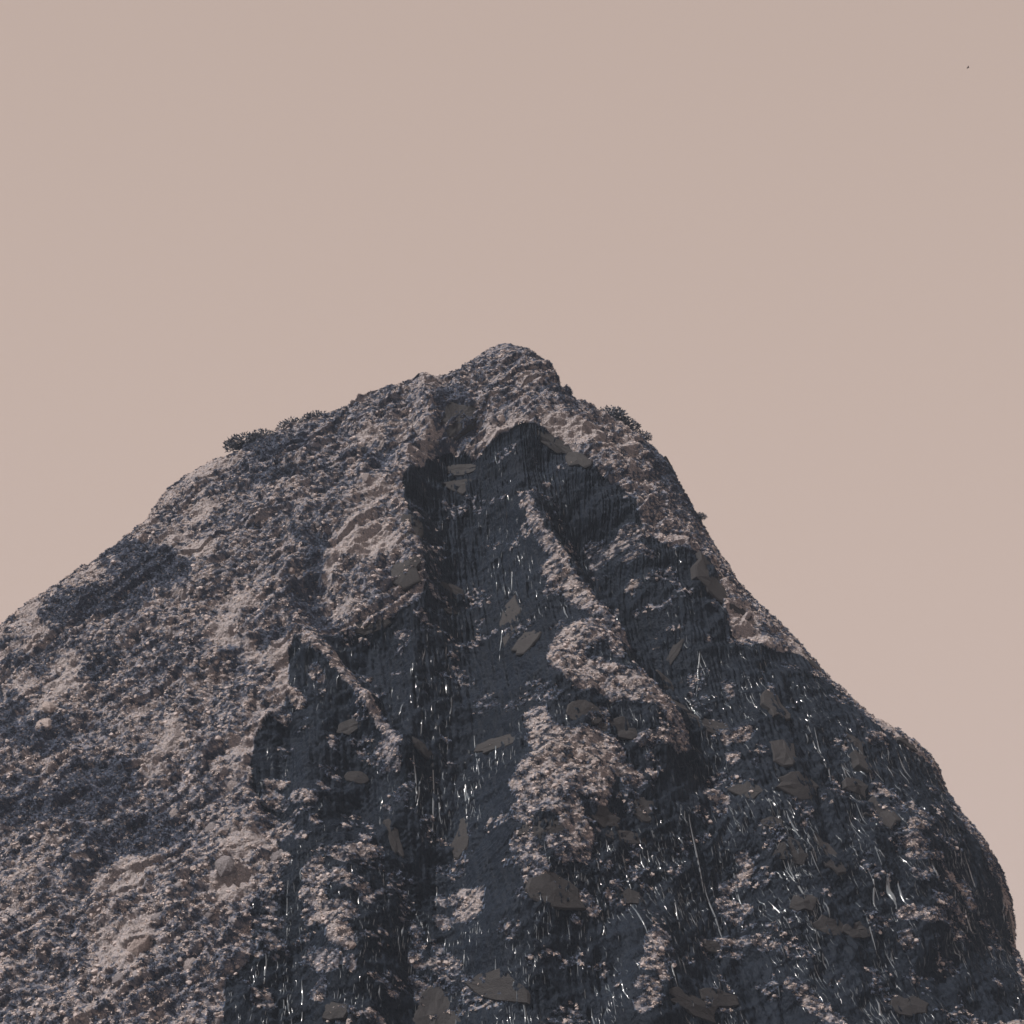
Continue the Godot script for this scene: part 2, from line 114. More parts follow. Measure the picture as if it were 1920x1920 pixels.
const RIGHT = [
	[-5.0, 172.8], [30.0, 125.9], [31.5, 125.1], [33.0, 124.2], [34.5, 123.3], [36.0, 122.4],
	[37.5, 121.6], [39.0, 120.7], [40.5, 119.8], [42.0, 118.9], [43.5, 118.1], [45.0, 117.5],
	[46.5, 116.7], [48.0, 115.7], [49.5, 114.6], [51.0, 113.4], [52.5, 112.2], [54.0, 111.2],
	[55.5, 110.3], [57.0, 109.6], [58.5, 109.1], [60.0, 109.1], [61.5, 109.2], [63.0, 109.3],
	[64.5, 109.4], [66.0, 109.5], [67.5, 109.4], [69.0, 109.2], [70.5, 108.9], [72.0, 108.6],
	[73.5, 108.3], [75.0, 108.1], [76.5, 107.5], [78.0, 106.8], [79.5, 106.2], [81.0, 105.7],
	[82.5, 104.8], [84.0, 103.6], [85.5, 102.5], [87.0, 101.4], [88.5, 100.4], [90.0, 99.5],
	[91.5, 98.7], [93.0, 97.9], [94.5, 97.3], [96.0, 97.1], [97.5, 96.9], [99.0, 96.4],
	[100.5, 95.7], [102.0, 94.7], [103.5, 92.9], [105.0, 90.4], [106.5, 87.4], [108.0, 84.6],
	[109.5, 82.8], [111.0, 81.3], [112.5, 80.0], [114.0, 78.6], [115.5, 77.1], [117.0, 75.5],
	[118.5, 74.0], [120.0, 73.0], [121.5, 72.0], [123.0, 71.1], [124.5, 70.1], [126.0, 69.0],
	[127.5, 67.8], [129.0, 66.5], [130.5, 65.2], [132.0, 63.8], [133.5, 62.3], [135.0, 60.8],
	[136.5, 59.2], [138.0, 57.6], [139.5, 56.3], [141.0, 55.4], [142.5, 54.5], [144.0, 53.7],
	[145.5, 52.9], [147.0, 52.1], [148.5, 51.3], [150.0, 50.4], [151.5, 49.4], [153.0, 48.5],
	[154.5, 47.8], [156.0, 47.0], [157.5, 46.3], [159.0, 45.6], [160.5, 44.9], [162.0, 44.3],
	[163.5, 43.5], [165.0, 42.8], [166.5, 42.1], [168.0, 41.4], [169.5, 40.7], [171.0, 40.1],
	[172.5, 39.6], [174.0, 38.6], [175.5, 37.6], [177.0, 36.5], [178.5, 35.4], [180.0, 34.1],
	[181.5, 32.6], [183.0, 30.9], [184.5, 27.9], [186.0, 24.3], [187.5, 15.6], [189.0, 14.2],
	[190.5, 13.2], [192.0, 12.5], [193.5, 12.2], [195.0, 12.1], [196.5, 11.8], [198.0, 11.6],
	[199.5, 11.2], [201.0, 10.7], [202.5, 9.5], [204.0, 7.9], [205.5, 6.2], [207.0, 4.2],
	[208.5, 0.8], [209.6, -1.8]]

const CELL = 0.5
const GX0 = -240.0
const GY0 = -6.0
const GW = 820
const GH = 440

var pale_field := PackedFloat32Array()
var dark_field := PackedFloat32Array()
var scrub_field := PackedFloat32Array()
var relief_field := PackedFloat32Array()
var grid := PackedVector3Array()
var grid_normal := PackedVector3Array()
var grid_black := PackedFloat32Array()
var grid_pale := PackedFloat32Array()
var grid_bare := PackedFloat32Array()
var angles := PackedFloat32Array()
var heights := PackedFloat32Array()
var front_columns := 0
var rng := RandomNumberGenerator.new()
var M := {}
var taken := {}


func noise(freq: float, octaves: int, seed_value: int, ridged := false) -> FastNoiseLite:
	var n := FastNoiseLite.new()
	n.noise_type = FastNoiseLite.TYPE_SIMPLEX_SMOOTH
	n.frequency = freq
	n.seed = seed_value
	n.fractal_type = FastNoiseLite.FRACTAL_RIDGED if ridged else FastNoiseLite.FRACTAL_FBM
	n.fractal_octaves = octaves
	return n


func along(table: Array, y: float) -> float:
	var n := table.size()
	if y <= table[0][0]:
		return table[0][1]
	for i in range(1, n):
		if y <= table[i][0]:
			return lerpf(table[i - 1][1], table[i][1], (y - table[i - 1][0]) / maxf(table[i][0] - table[i - 1][0], 0.001))
	return table[n - 1][1]


func eased(table: Array, y: float) -> float:
	var total := 0.0
	var weight := 0.0
	for i in range(-8, 9):
		var d := i * 2.0
		var w := exp(-d * d / 100.0)
		total += along(table, clampf(y + d, -5.0, 2.0 * TOP)) * w
		weight += w
	var whole := total / weight
	return lerpf(whole, along(table, y), smoothstep(18.0, 4.0, TOP - y))


func depth_at(y: float) -> float:
	var t := maxf(TOP - y, 0.0)
	return 1.0 + t * 0.42 + 7.0 * (1.0 - exp(-t / 20.0))


func stamp(field: PackedFloat32Array, marks: Array, soft: float, gauss: bool) -> PackedFloat32Array:
	for m in marks:
		var a := Vector2(m[0], m[1])
		var b := Vector2(m[2], m[3])
		var r: float = m[4]
		var v: float = m[5]
		var reach := r * 2.3 if gauss else r + soft
		var i0 := maxi(0, int((minf(a.x, b.x) - reach - GX0) / CELL))
		var i1 := mini(GW - 1, int((maxf(a.x, b.x) + reach - GX0) / CELL) + 1)
		var j0 := maxi(0, int((minf(a.y, b.y) - reach - GY0) / CELL))
		var j1 := mini(GH - 1, int((maxf(a.y, b.y) + reach - GY0) / CELL) + 1)
		var ab := b - a
		var l2 := maxf(ab.length_squared(), 0.0001)
		for j in range(j0, j1 + 1):
			for i in range(i0, i1 + 1):
				var p := Vector2(GX0 + i * CELL, GY0 + j * CELL)
				var t := clampf((p - a).dot(ab) / l2, 0.0, 1.0)
				var d := p.distance_to(a + ab * t)
				var k := j * GW + i
				if gauss:
					# the strongest of neighbouring links counts, so that chains do not double at their joints
					var w := v * exp(-d * d / (r * r))
					if absf(w) > absf(field[k]) or signf(w) != signf(field[k]):
						field[k] = w if signf(w) == signf(field[k]) or field[k] == 0.0 else field[k] + w
				else:
					field[k] = maxf(field[k], v * (1.0 - smoothstep(r - soft, r + soft, d)))
	return field


func sample(field: PackedFloat32Array, x: float, y: float) -> float:
	var fx := clampf((x - GX0) / CELL, 0.0, GW - 1.01)
	var fy := clampf((y - GY0) / CELL, 0.0, GH - 1.01)
	var i := int(fx)
	var j := int(fy)
	fx -= i
	fy -= j
	var k := j * GW + i
	return lerpf(lerpf(field[k], field[k + 1], fx), lerpf(field[k + GW], field[k + GW + 1], fx), fy)


func fields() -> void:
	for f in 4:
		var a := PackedFloat32Array()
		a.resize(GW * GH)
		match f:
			0: pale_field = a
			1: dark_field = a
			2: scrub_field = a
			3: relief_field = a
	pale_field = stamp(pale_field, PALE, 0.5, false)
	scrub_field = stamp(scrub_field, SCRUB, 1.6, false)
	# each spur or gully on a sheet of its own scale, added up
	relief_field = stamp(relief_field, RELIEF, 0.0, true)
	var outline := PackedVector2Array()
	for p in DARK:
		outline.append(Vector2(p[0], p[1]))
	for j in GH:
		for i in GW:
			if Geometry2D.is_point_in_polygon(Vector2(GX0 + i * CELL, GY0 + j * CELL), outline):
				dark_field[j * GW + i] = 1.0
	for turn in 3:
		dark_field = blurred(dark_field)
		relief_field = blurred(relief_field)


func blurred(f: PackedFloat32Array) -> PackedFloat32Array:
	var g := f.duplicate()
	for j in range(1, GH - 1):
		for i in range(1, GW - 1):
			var k := j * GW + i
			g[k] = (f[k] * 2.0 + f[k - 1] + f[k + 1] + f[k - GW] + f[k + GW]) / 6.0
	return g


func mat(color: Color, rough: float, vertex := false) -> StandardMaterial3D:
	var m := StandardMaterial3D.new()
	m.albedo_color = color.linear_to_srgb()
	m.roughness = rough
	m.vertex_color_use_as_albedo = vertex
	return m


func noise_normal(freq: float, strength: float, seed_value: int) -> NoiseTexture2D:
	var t := NoiseTexture2D.new()
	t.width = 512
	t.height = 512
	t.seamless = true
	t.as_normal_map = true
	t.bump_strength = strength
	t.noise = noise(freq, 4, seed_value)
	return t


func grain(freq: float, low: float, seed_value: int) -> NoiseTexture2D:
	var t := NoiseTexture2D.new()
	t.width = 512
	t.height = 512
	t.seamless = true
	t.noise = noise(freq, 4, seed_value)
	var g := Gradient.new()
	g.set_color(0, Color(low, low, low))
	g.set_color(1, Color(1, 1, 1))
	t.color_ramp = g
	return t


func materials() -> void:
	M.dry = mat(Color(1, 1, 1), 0.95, true)
	M.dry.metallic_specular = 0.25
	M.dry.uv1_triplanar = true
	M.dry.uv1_world_triplanar = true
	M.dry.uv1_scale = Vector3.ONE * 0.09
	M.dry.normal_enabled = true
	M.dry.normal_texture = noise_normal(0.03, 14.0, 5)
	M.dry.normal_scale = 1.0
	M.dry.albedo_texture = grain(0.05, 0.55, 8)
	M.black_rock = mat(Color(0.1, 0.1, 0.1), 0.6, true)  # near-black rock inside the DARK outline
	M.black_rock.metallic_specular = 0.12
	M.black_rock.uv1_triplanar = true
	M.black_rock.uv1_world_triplanar = true
	M.black_rock.uv1_scale = Vector3(0.22, 0.06, 0.22)
	M.black_rock.normal_enabled = true
	M.black_rock.normal_texture = noise_normal(0.03, 10.0, 15)
	M.black_rock.normal_scale = 1.4
	M.black_rock.roughness_texture = grain(0.02, 0.35, 18)
	M.slab = mat(Color(0.026, 0.0245, 0.028), 0.85, true)
	M.slab.uv1_triplanar = true
	M.slab.uv1_world_triplanar = true
	M.slab.uv1_scale = Vector3.ONE * 0.12
	M.slab.albedo_texture = grain(0.03, 0.6, 28)
	M.slab.normal_enabled = true
	M.slab.normal_texture = noise_normal(0.04, 5.0, 25)
	M.boulder = mat(Color(1, 1, 1), 0.92, true)
	M.boulder.uv1_triplanar = true
	M.boulder.uv1_scale = Vector3.ONE * 0.35
	M.boulder.normal_enabled = true
	M.boulder.normal_texture = noise_normal(0.02, 10.0, 35)
	M.boulder.albedo_texture = grain(0.03, 0.6, 38)
	M.glint_coat = mat(Color(0.095, 0.12, 0.145), 0.2)  # shiny coat of the added glint streaks
	M.glint_coat.metallic_specular = 0.8
	M.glint_coat.clearcoat_enabled = true
	M.glint_coat.clearcoat = 1.0
	M.glint_coat.clearcoat_roughness = 0.12
	M.tuft = mat(Color(1, 1, 1), 0.9, true)
	M.tuft.metallic_specular = 0.2
	M.leaf = mat(Color(0.06, 0.07, 0.095), 0.85, true)
	M.twig = mat(Color(0.05, 0.045, 0.045), 0.95)
	M.ground = mat(Color(0.13, 0.115, 0.11), 0.97)
	M.bird = mat(Color(0.03, 0.03, 0.035), 0.8)


func tag(o: Node, label: String, category: String, group := "", kind := "") -> void:
	o.set_meta("label", label)
	if category:
		o.set_meta("category", category)
	if group:
		o.set_meta("group", group)
	if kind:
		o.set_meta("kind", kind)


func part(called: String, mesh: Mesh, material: Material, parent: Node) -> MeshInstance3D:
	var o := MeshInstance3D.new()
	o.name = called
	o.mesh = mesh
	if material:
		o.material_override = material
	parent.add_child(o, true)
	return o


func array_mesh(v: PackedVector3Array, n: PackedVector3Array, c: PackedColorArray, ix: PackedInt32Array) -> ArrayMesh:
	var a := []
	a.resize(Mesh.ARRAY_MAX)
	a[Mesh.ARRAY_VERTEX] = v
	if n.size():
		a[Mesh.ARRAY_NORMAL] = n
	if c.size():
		a[Mesh.ARRAY_COLOR] = c
	a[Mesh.ARRAY_INDEX] = ix
	var m := ArrayMesh.new()
	m.add_surface_from_arrays(Mesh.PRIMITIVE_TRIANGLES, a)
	return m


# ---- the rock itself ----
func build_rock(mountain: Node3D) -> void:
	front_columns = 1300
	for i in front_columns:
		angles.append(-0.22 + (PI + 0.44) * i / (front_columns - 1.0))
	for i in range(1, 60):
		angles.append(PI + 0.22 + (PI - 0.44) * i / 60.0)
	var y := TOP
	while y > 30.0:
		heights.append(y)
		y -= 0.25 if y < 205.0 else 0.2
	while y > -4.0:
		heights.append(y)
		y -= 1.4
	heights.append(-5.0)
	var nc := angles.size()
	var nr := heights.size()
	grid.resize(nc * nr)
	grid_normal.resize(nc * nr)
	grid_black.resize(nc * nr)
	grid_pale.resize(nc * nr)
	grid_bare.resize(nc * nr)
	var colors := PackedColorArray()
	colors.resize(nc * nr)
	var big := noise(0.022, 3, 11)
	var crag := noise(0.075, 4, 12, true)
	var rough := noise(0.42, 3, 13)
	var strata := noise(0.16, 3, 14, true)
	var ribs := noise(0.5, 2, 16, true)
	var drift := noise(0.085, 3, 23)
	var bands := noise(0.05, 3, 21)
	var patch := noise(0.055, 3, 17)
	var fleck := noise(0.8, 2, 18)
	var edge := noise(0.22, 3, 19)
	var cosines := PackedFloat32Array()
	var sines := PackedFloat32Array()
	for a in angles:
		cosines.append(cos(a))
		sines.append(sin(a))
	var c35 := cos(0.6)
	var s35 := sin(0.6)
	for r in nr:
		var h := heights[r]
		# the flanks keep every step of the skyline; the body between them runs smoothly
		var xl := eased(LEFT, h)
		var xr := eased(RIGHT, h)
		var step_left := along(LEFT, h) - xl
		var step_right := along(RIGHT, h) - xr
		var mid := (xl + xr) * 0.5
		var half := (xr - xl) * 0.5
		var deep := depth_at(h)
		var top_fade := smoothstep(0.0, 9.0, TOP - h)
		var small := 0.35 + 0.65 * smoothstep(0.0, 5.0, TOP - h)
		for c in nc:
			var k := r * nc + c
			var s := sines[c]
			var x := mid - half * cosines[c]
			if cosines[c] > 0.0:
				x += step_left * pow(cosines[c], 7.0)
			else:
				x += step_right * pow(-cosines[c], 7.0)
			var z := AXIS + deep * s * (1.0 if s > 0.0 else 0.7)
			var out := Vector3(-cosines[c] * deep, 0.0, s * half).normalized()
			out.y = 0.42
			out = out.normalized()
			if c >= front_columns:
				grid[k] = Vector3(x, h, z) + out * (big.get_noise_3d(x, h, z) * 4.0 + rough.get_noise_3d(x, h, z) * 0.6) * top_fade
				colors[k] = Color(0.17, 0.155, 0.165)
				continue
			var body := smoothstep(0.12, 0.75, s)
			var dk := sample(dark_field, x, h)
			dk = smoothstep(0.36, 0.64, dk + edge.get_noise_3d(x, h, z) * 0.32) if s > 0.02 else 0.0
			var pl := sample(pale_field, x + edge.get_noise_2d(h, x) * 0.8, h)  # paler inside the PALE patches
			if dk > 0.0:
				# lone tufts and small pale patches all over the cliff, in drifts
				pl = maxf(pl, 0.62 * smoothstep(0.12, 0.42, drift.get_noise_3d(x, h * 1.4, z)) * smoothstep(-0.1, 0.25, fleck.get_noise_2d(x, h)))
			var black_rock := dk * (1.0 - smoothstep(0.2, 0.45, pl + fleck.get_noise_2d(x * 0.5, h * 0.5) * 0.25))
			var sc := sample(scrub_field, x, h)
			# relief
			var push := sample(relief_field, x, h) * body * (0.3 + 0.7 * top_fade)
			push += big.get_noise_3d(x, h, z) * 2.4 * top_fade * (0.08 + 0.92 * body)
			push += (crag.get_noise_3d(x, h, z) + 0.25) * 2.0 * top_fade * (0.08 + 0.92 * body) * (1.0 - 0.3 * dk)
			var u := x * c35 + h * s35
			var v := -x * s35 + h * c35
			push += strata.get_noise_3d(u * 0.45, v * 1.3, z * 0.6) * 0.75 * (1.0 - 0.6 * dk) * small * (0.3 + 0.7 * body)
			# broad leaning ledges, cut off sharply on their lower side
			var ledge := bands.get_noise_3d(u * 0.35, v, z * 0.5)
			push += (absf(fposmod(ledge * 3.0, 1.0) - 0.75) * 1.6 - 0.6) * (1.0 - 0.75 * dk) * small * (0.12 + 0.88 * body)
			var fine := rough.get_noise_3d(x, h * 1.2, z)
			var bare := smoothstep(0.13, 0.38, patch.get_noise_3d(x, h, z)) * (1.0 - dk)
			push += fine * (0.6 - 0.32 * black_rock - 0.3 * bare) * small
			if dk > 0.01:
				var lean := 0.12 + 0.2 * smoothstep(0.0, 60.0, x)
				var t := x + h * lean
				push += ribs.get_noise_2d(t * 1.5, h * 0.09) * 0.6 * black_rock
				push += ribs.get_noise_2d(t * 4.0 + 50.0, h * 0.2) * 0.16 * black_rock
				push += pl * 0.5 * dk
			var p := Vector3(x, h, z) + out * push
			# the shoulder that stands up beside the summit
			p.y += 1.7 * exp(-pow((x - SHOULDER.x) / 5.5, 2.0) - pow((h - SHOULDER.y) / 6.0, 2.0)) * (1.0 if s > -0.1 else 0.0)
			# colours: pale dry rock and grass, mauve-grey rock, blue-black scrub and blue-black cliff rock
			var f := fleck.get_noise_3d(u * 0.7, v * 1.25, z * 0.8)
			var g := patch.get_noise_3d(x, h, z)
			var cover := 0.64 + g * 0.2 + bare * 0.35 - sc * 1.1
			if dk > 0.0:
				cover = lerpf(cover, pl * 0.85, dk)
			var share := smoothstep(-0.12, 0.14, f + (cover - 0.56) * 1.1)
			grid_black[k] = black_rock
			grid_pale[k] = share
			grid_bare[k] = bare
			var mottle := fleck.get_noise_3d(x * 1.7 + 40.0, h * 1.7, z * 1.7)
			var rock := Color(0.44, 0.4, 0.405).lerp(Color(0.27, 0.275, 0.33), clampf(0.5 - g * 1.2 + mottle * 0.9, 0.0, 1.0))
			var bush := Color(0.06, 0.08, 0.125).lerp(Color(0.12, 0.135, 0.19), clampf(0.5 + mottle, 0.0, 1.0))
			var col := (bush * (1.0 - 0.55 * dk)).lerp(rock, share)
			var tone := 0.75 + 0.5 * clampf(0.5 + g + mottle * 0.7, 0.0, 1.0)
			if grid_black[k] > 0.5:
				col = Color(0.12 * tone, 0.16 * tone, 0.24 * tone)  # near-black blue tone inside the DARK outline
			colors[k] = col
			grid[k] = p
	print("rock placed ", Time.get_ticks_msec())
	for r in nr:
		var ra := maxi(r - 1, 0)
		var rb := mini(r + 1, nr - 1)
		for c in nc:
			var ca := (c + nc - 1) % nc
			var cb := (c + 1) % nc
			var du := grid[r * nc + cb] - grid[r * nc + ca]
			var dv := grid[rb * nc + c] - grid[ra * nc + c]
			var n := dv.cross(du)
			grid_normal[r * nc + c] = n.normalized() if n.length_squared() > 1e-9 else Vector3.UP
	var dry_ix := PackedInt32Array()
	var black_ix := PackedInt32Array()
	for r in nr - 1:
		for c in nc:
			var c2 := (c + 1) % nc
			var a := r * nc + c
			var b := r * nc + c2
			var d := a + nc
			var e := b + nc
			if grid_black[a] + grid_black[b] + grid_black[d] + grid_black[e] > 2.0:
				black_ix.append_array([a, b, e, a, e, d])
			else:
				dry_ix.append_array([a, b, e, a, e, d])
	var face := part("dry_rock", compact(colors, dry_ix), M.dry, mountain)
	face.set_meta("label", "dry pinkish grey rock slopes with blue-grey scrub")
	var cliff := part("black_cliff", compact(colors, black_ix), M.black_rock, mountain)
	cliff.set_meta("label", "glossy blue-black cliff in the gullies")
	print("rock meshed ", Time.get_ticks_msec(), " ", (dry_ix.size() + black_ix.size()) / 3)


func compact(colors: PackedColorArray, ix: PackedInt32Array) -> ArrayMesh:
	var at := PackedInt32Array()
	at.resize(grid.size())
	at.fill(-1)
	var v := PackedVector3Array()
	var n := PackedVector3Array()
	var c := PackedColorArray()
	var out := PackedInt32Array()
	out.resize(ix.size())
	for i in ix.size():
		var k := ix[i]
		if at[k] < 0:
			at[k] = v.size()
			v.append(grid[k])
			n.append(grid_normal[k])
			c.append(colors[k])
		out[i] = at[k]
	return array_mesh(v, n, c, out)


# grid index of the rock that stands at x and height y (before relief)
func spot(x: float, y: float) -> int:
	var lo := 0
	var hi := heights.size() - 1
	while hi - lo > 1:
		var m := (lo + hi) / 2
		if heights[m] > y:
			lo = m
		else:
			hi = m
	var xl := eased(LEFT, heights[lo])
	var xr := eased(RIGHT, heights[lo])
	var a := acos(clampf(1.0 - 2.0 * (x - xl) / (xr - xl), -1.0, 1.0))
	var c := clampi(int(round((a + 0.22) / (PI + 0.44) * (front_columns - 1.0))), 0, front_columns - 1)
	return lo * angles.size() + c


# ---- pieces on the rock ----
func rock_mesh(seed_value: int, flat: float) -> ArrayMesh:
	var g := RandomNumberGenerator.new()
	g.seed = seed_value
	var pts := PackedVector3Array()
	for i in 26:
		var yy := 1.0 - 2.0 * (i + 0.5) / 26.0
		var a := i * 2.39996
		var rr := sqrt(1.0 - yy * yy)
		pts.append(Vector3(cos(a) * rr, yy * flat, sin(a) * rr) * g.randf_range(0.7, 1.15))
	return hull(pts)


func hull(pts: PackedVector3Array) -> ArrayMesh:
	var s := ConvexPolygonShape3D.new()
	s.points = pts
	var v := PackedVector3Array()
	var ix := PackedInt32Array()
	var n := pts.size()
	var mid := Vector3.ZERO
	for p in pts:
		mid += p / n
	for i in n:
		for j in range(i + 1, n):
			for k in range(j + 1, n):
				var nn := (pts[j] - pts[i]).cross(pts[k] - pts[i])
				if nn.length_squared() < 1e-10:
					continue
				var d := nn.dot(pts[i])
				if nn.dot(mid) > d:
					nn = -nn
					d = -d
				var outside := false
				for q in n:
					if nn.dot(pts[q]) > d + 1e-6:
						outside = true
						break
				if outside:
					continue
				var b := v.size()
				v.append(pts[i])
				if (pts[j] - pts[i]).cross(pts[k] - pts[i]).dot(nn) > 0.0:
					v.append(pts[k])
					v.append(pts[j])
				else:
					v.append(pts[j])
					v.append(pts[k])
				ix.append_array([b, b + 1, b + 2])
	var st := SurfaceTool.new()
	st.begin(Mesh.PRIMITIVE_TRIANGLES)
	st.set_smooth_group(-1)
	for q in v:
		st.set_color(Color.WHITE)
		st.add_vertex(q)
	st.generate_normals()
	return st.commit()


# an uneven plate that follows the rock about grid index k, its rim split off cleanly
func slab_mesh(k: int, wide: float, tall: float, turn: float) -> ArrayMesh:
	var origin := grid[k]
	var n := smooth_normal(k, 4)
	var b := lying(n, turn)
	var count := 13
	var rim := []
	for i in count:
		var a := TAU * i / count + rng.randf_range(-0.22, 0.22)
		rim.append(Vector2(cos(a) * wide, sin(a) * tall) * rng.randf_range(0.72, 1.25))
	var st := SurfaceTool.new()
	st.begin(Mesh.PRIMITIVE_TRIANGLES)
	st.set_smooth_group(-1)
	var rings := [[], [], [], []]
	for i in count:
		for level in 4:
			var q: Vector2 = rim[i] * [0.45, 0.93, 1.0, 0.96][level]
			var p := origin + b.x * q.x + b.z * q.y
			var g := spot(p.x, p.y)
			# rests on the rock below it, half levelled into one plane
			var around := Vector3.ZERO
			for far in [-6, -3, 0, 3, 6]:
				around += grid[clampi(g + far, 0, grid.size() - 1)] + grid[clampi(g + far * angles.size(), 0, grid.size() - 1)]
			var lift := clampf((around * 0.1 - p).dot(n), -1.5, 1.5) * 0.6
			rings[level].append(b.inverse() * (p - origin + n * (lift + [0.3, 0.24, 0.0, -1.6][level])))
	var top := Vector3(0, 0.29, 0)
	for i in count:
		var j := (i + 1) % count
		var tris := [[top, rings[0][i], rings[0][j]]]
		for level in 3:
			tris.append([rings[level][i], rings[level + 1][i], rings[level + 1][j]])
			tris.append([rings[level][i], rings[level + 1][j], rings[level][j]])
		for t in tris:
			for w in t:
				st.set_color(Color.WHITE)
				st.add_vertex(w)
	st.generate_normals()
	return st.commit()


func lying(n: Vector3, turn: float) -> Basis:
	var side := Vector3.UP.cross(n).normalized()
	var up := n.cross(side).normalized()
	# x across the slope, y out of the rock, z down the slope
	return Basis(side, n, -up) * Basis(Vector3.UP, turn)


func smooth_normal(k: int, reach: int) -> Vector3:
	var nc := angles.size()
	var n := Vector3.ZERO
	for dr in [-2, -1, 0, 1, 2]:
		for dc in [-2, -1, 0, 1, 2]:
			var q: int = k + dr * reach * nc + dc * reach
			if q >= 0 and q < grid.size():
				n += grid_normal[q]
	return n.normalized()


func build_pieces(mountain: Node3D) -> void:
	for s in SLABS:
		var k := spot(s[0], s[1])
		var o := part("rock_slab", slab_mesh(k, s[2], s[3], -deg_to_rad(s[4])), M.slab, mountain)
		o.transform = Transform3D(lying(smooth_normal(k, 4), -deg_to_rad(s[4])), grid[k])
	var shapes := []
	for i in 8:
		shapes.append(rock_mesh(90 + i, 0.7))
	var spots := BOULDERS.duplicate()
	var tries := 0
	while spots.size() < 170 and tries < 5000:
		tries += 1
		var x := rng.randf_range(-118.0, 60.0)
		var y := rng.randf_range(40.0, 200.0)
		if x < along(LEFT, y) + 3.0 or x > along(RIGHT, y) - 3.0 or sample(dark_field, x, y) > 0.25 or sample(scrub_field, x, y) > 0.4:
			continue
		spots.append([x, y, 0.5 + 0.8 * pow(rng.randf(), 2.5)])
	for s in spots:
		var k := spot(s[0], s[1])
		var o := part("boulder", shapes[rng.randi() % shapes.size()], null, mountain)
		var tone := rng.randi() % 3
		if not M.has("boulder%d" % tone):
			M["boulder%d" % tone] = M.boulder.duplicate()
			M["boulder%d" % tone].albedo_color = [Color(0.37, 0.315, 0.305), Color(0.27, 0.24, 0.245), Color(0.2, 0.185, 0.2)][tone].linear_to_srgb()
		o.material_override = M["boulder%d" % tone]
		var n := smooth_normal(k, 2)
		var r: float = s[2] * 0.62
		o.transform = Transform3D(lying(n, rng.randf() * TAU) * Basis.from_scale(Vector3(r * rng.randf_range(0.85, 1.2), r * rng.randf_range(0.7, 1.0), r * rng.randf_range(0.8, 1.1))), grid[k] - n * r * 0.15)


# a thin glossy rib, added to catch glints, that follows the rock downwards
func glint_rib(st: SurfaceTool, x: float, y: float, length: float, radius: float, lean: float, rings: int, sides: int, least := 0.4) -> bool:
	var pts := PackedVector3Array()
	var nrm := PackedVector3Array()
	var wander := rng.randf_range(-0.25, 0.25)
	var bend := rng.randf_range(-0.2, 0.2)
	for i in rings:
		var t := i / (rings - 1.0)
		var px := x + length * t * lean + sin(t * 5.0 + wander * 20.0) * wander * 0.5 + bend * t * t * length * 0.3
		var k := spot(px, y - length * t * 0.9)
		if grid_black[k] < least:
			return false
		var n := smooth_normal(k, 1)
		pts.append(grid[k] + n * radius * 0.25)
		nrm.append(n)
	# ease out the bumps of the rock
	for turn in 2:
		var q := pts.duplicate()
		for i in range(1, rings - 1):
			q[i] = (pts[i - 1] + pts[i] * 2.0 + pts[i + 1]) * 0.25
		pts = q
	for i in rings - 1:
		var ra := radius * (0.12 + 1.0 * sin(PI * (0.05 + 0.9 * i / (rings - 1.0))))
		var rb := radius * (0.12 + 1.0 * sin(PI * (0.05 + 0.9 * (i + 1) / (rings - 1.0))))
		var dir := (pts[mini(i + 1, rings - 1)] - pts[i]).normalized()
		var side_a := dir.cross(nrm[i]).normalized()
		var side_b := dir.cross(nrm[i + 1]).normalized()
		for s in sides:
			var a0 := PI * s / sides
			var a1 := PI * (s + 1.0) / sides
			var va := pts[i] + (side_a * cos(a0) + nrm[i] * sin(a0) * 0.55) * ra
			var vb := pts[i] + (side_a * cos(a1) + nrm[i] * sin(a1) * 0.55) * ra
			var vc := pts[i + 1] + (side_b * cos(a1) + nrm[i + 1] * sin(a1) * 0.55) * rb
			var vd := pts[i + 1] + (side_b * cos(a0) + nrm[i + 1] * sin(a0) * 0.55) * rb
			for v in [va, vb, vc, va, vc, vd]:
				st.add_vertex(v)
	return true


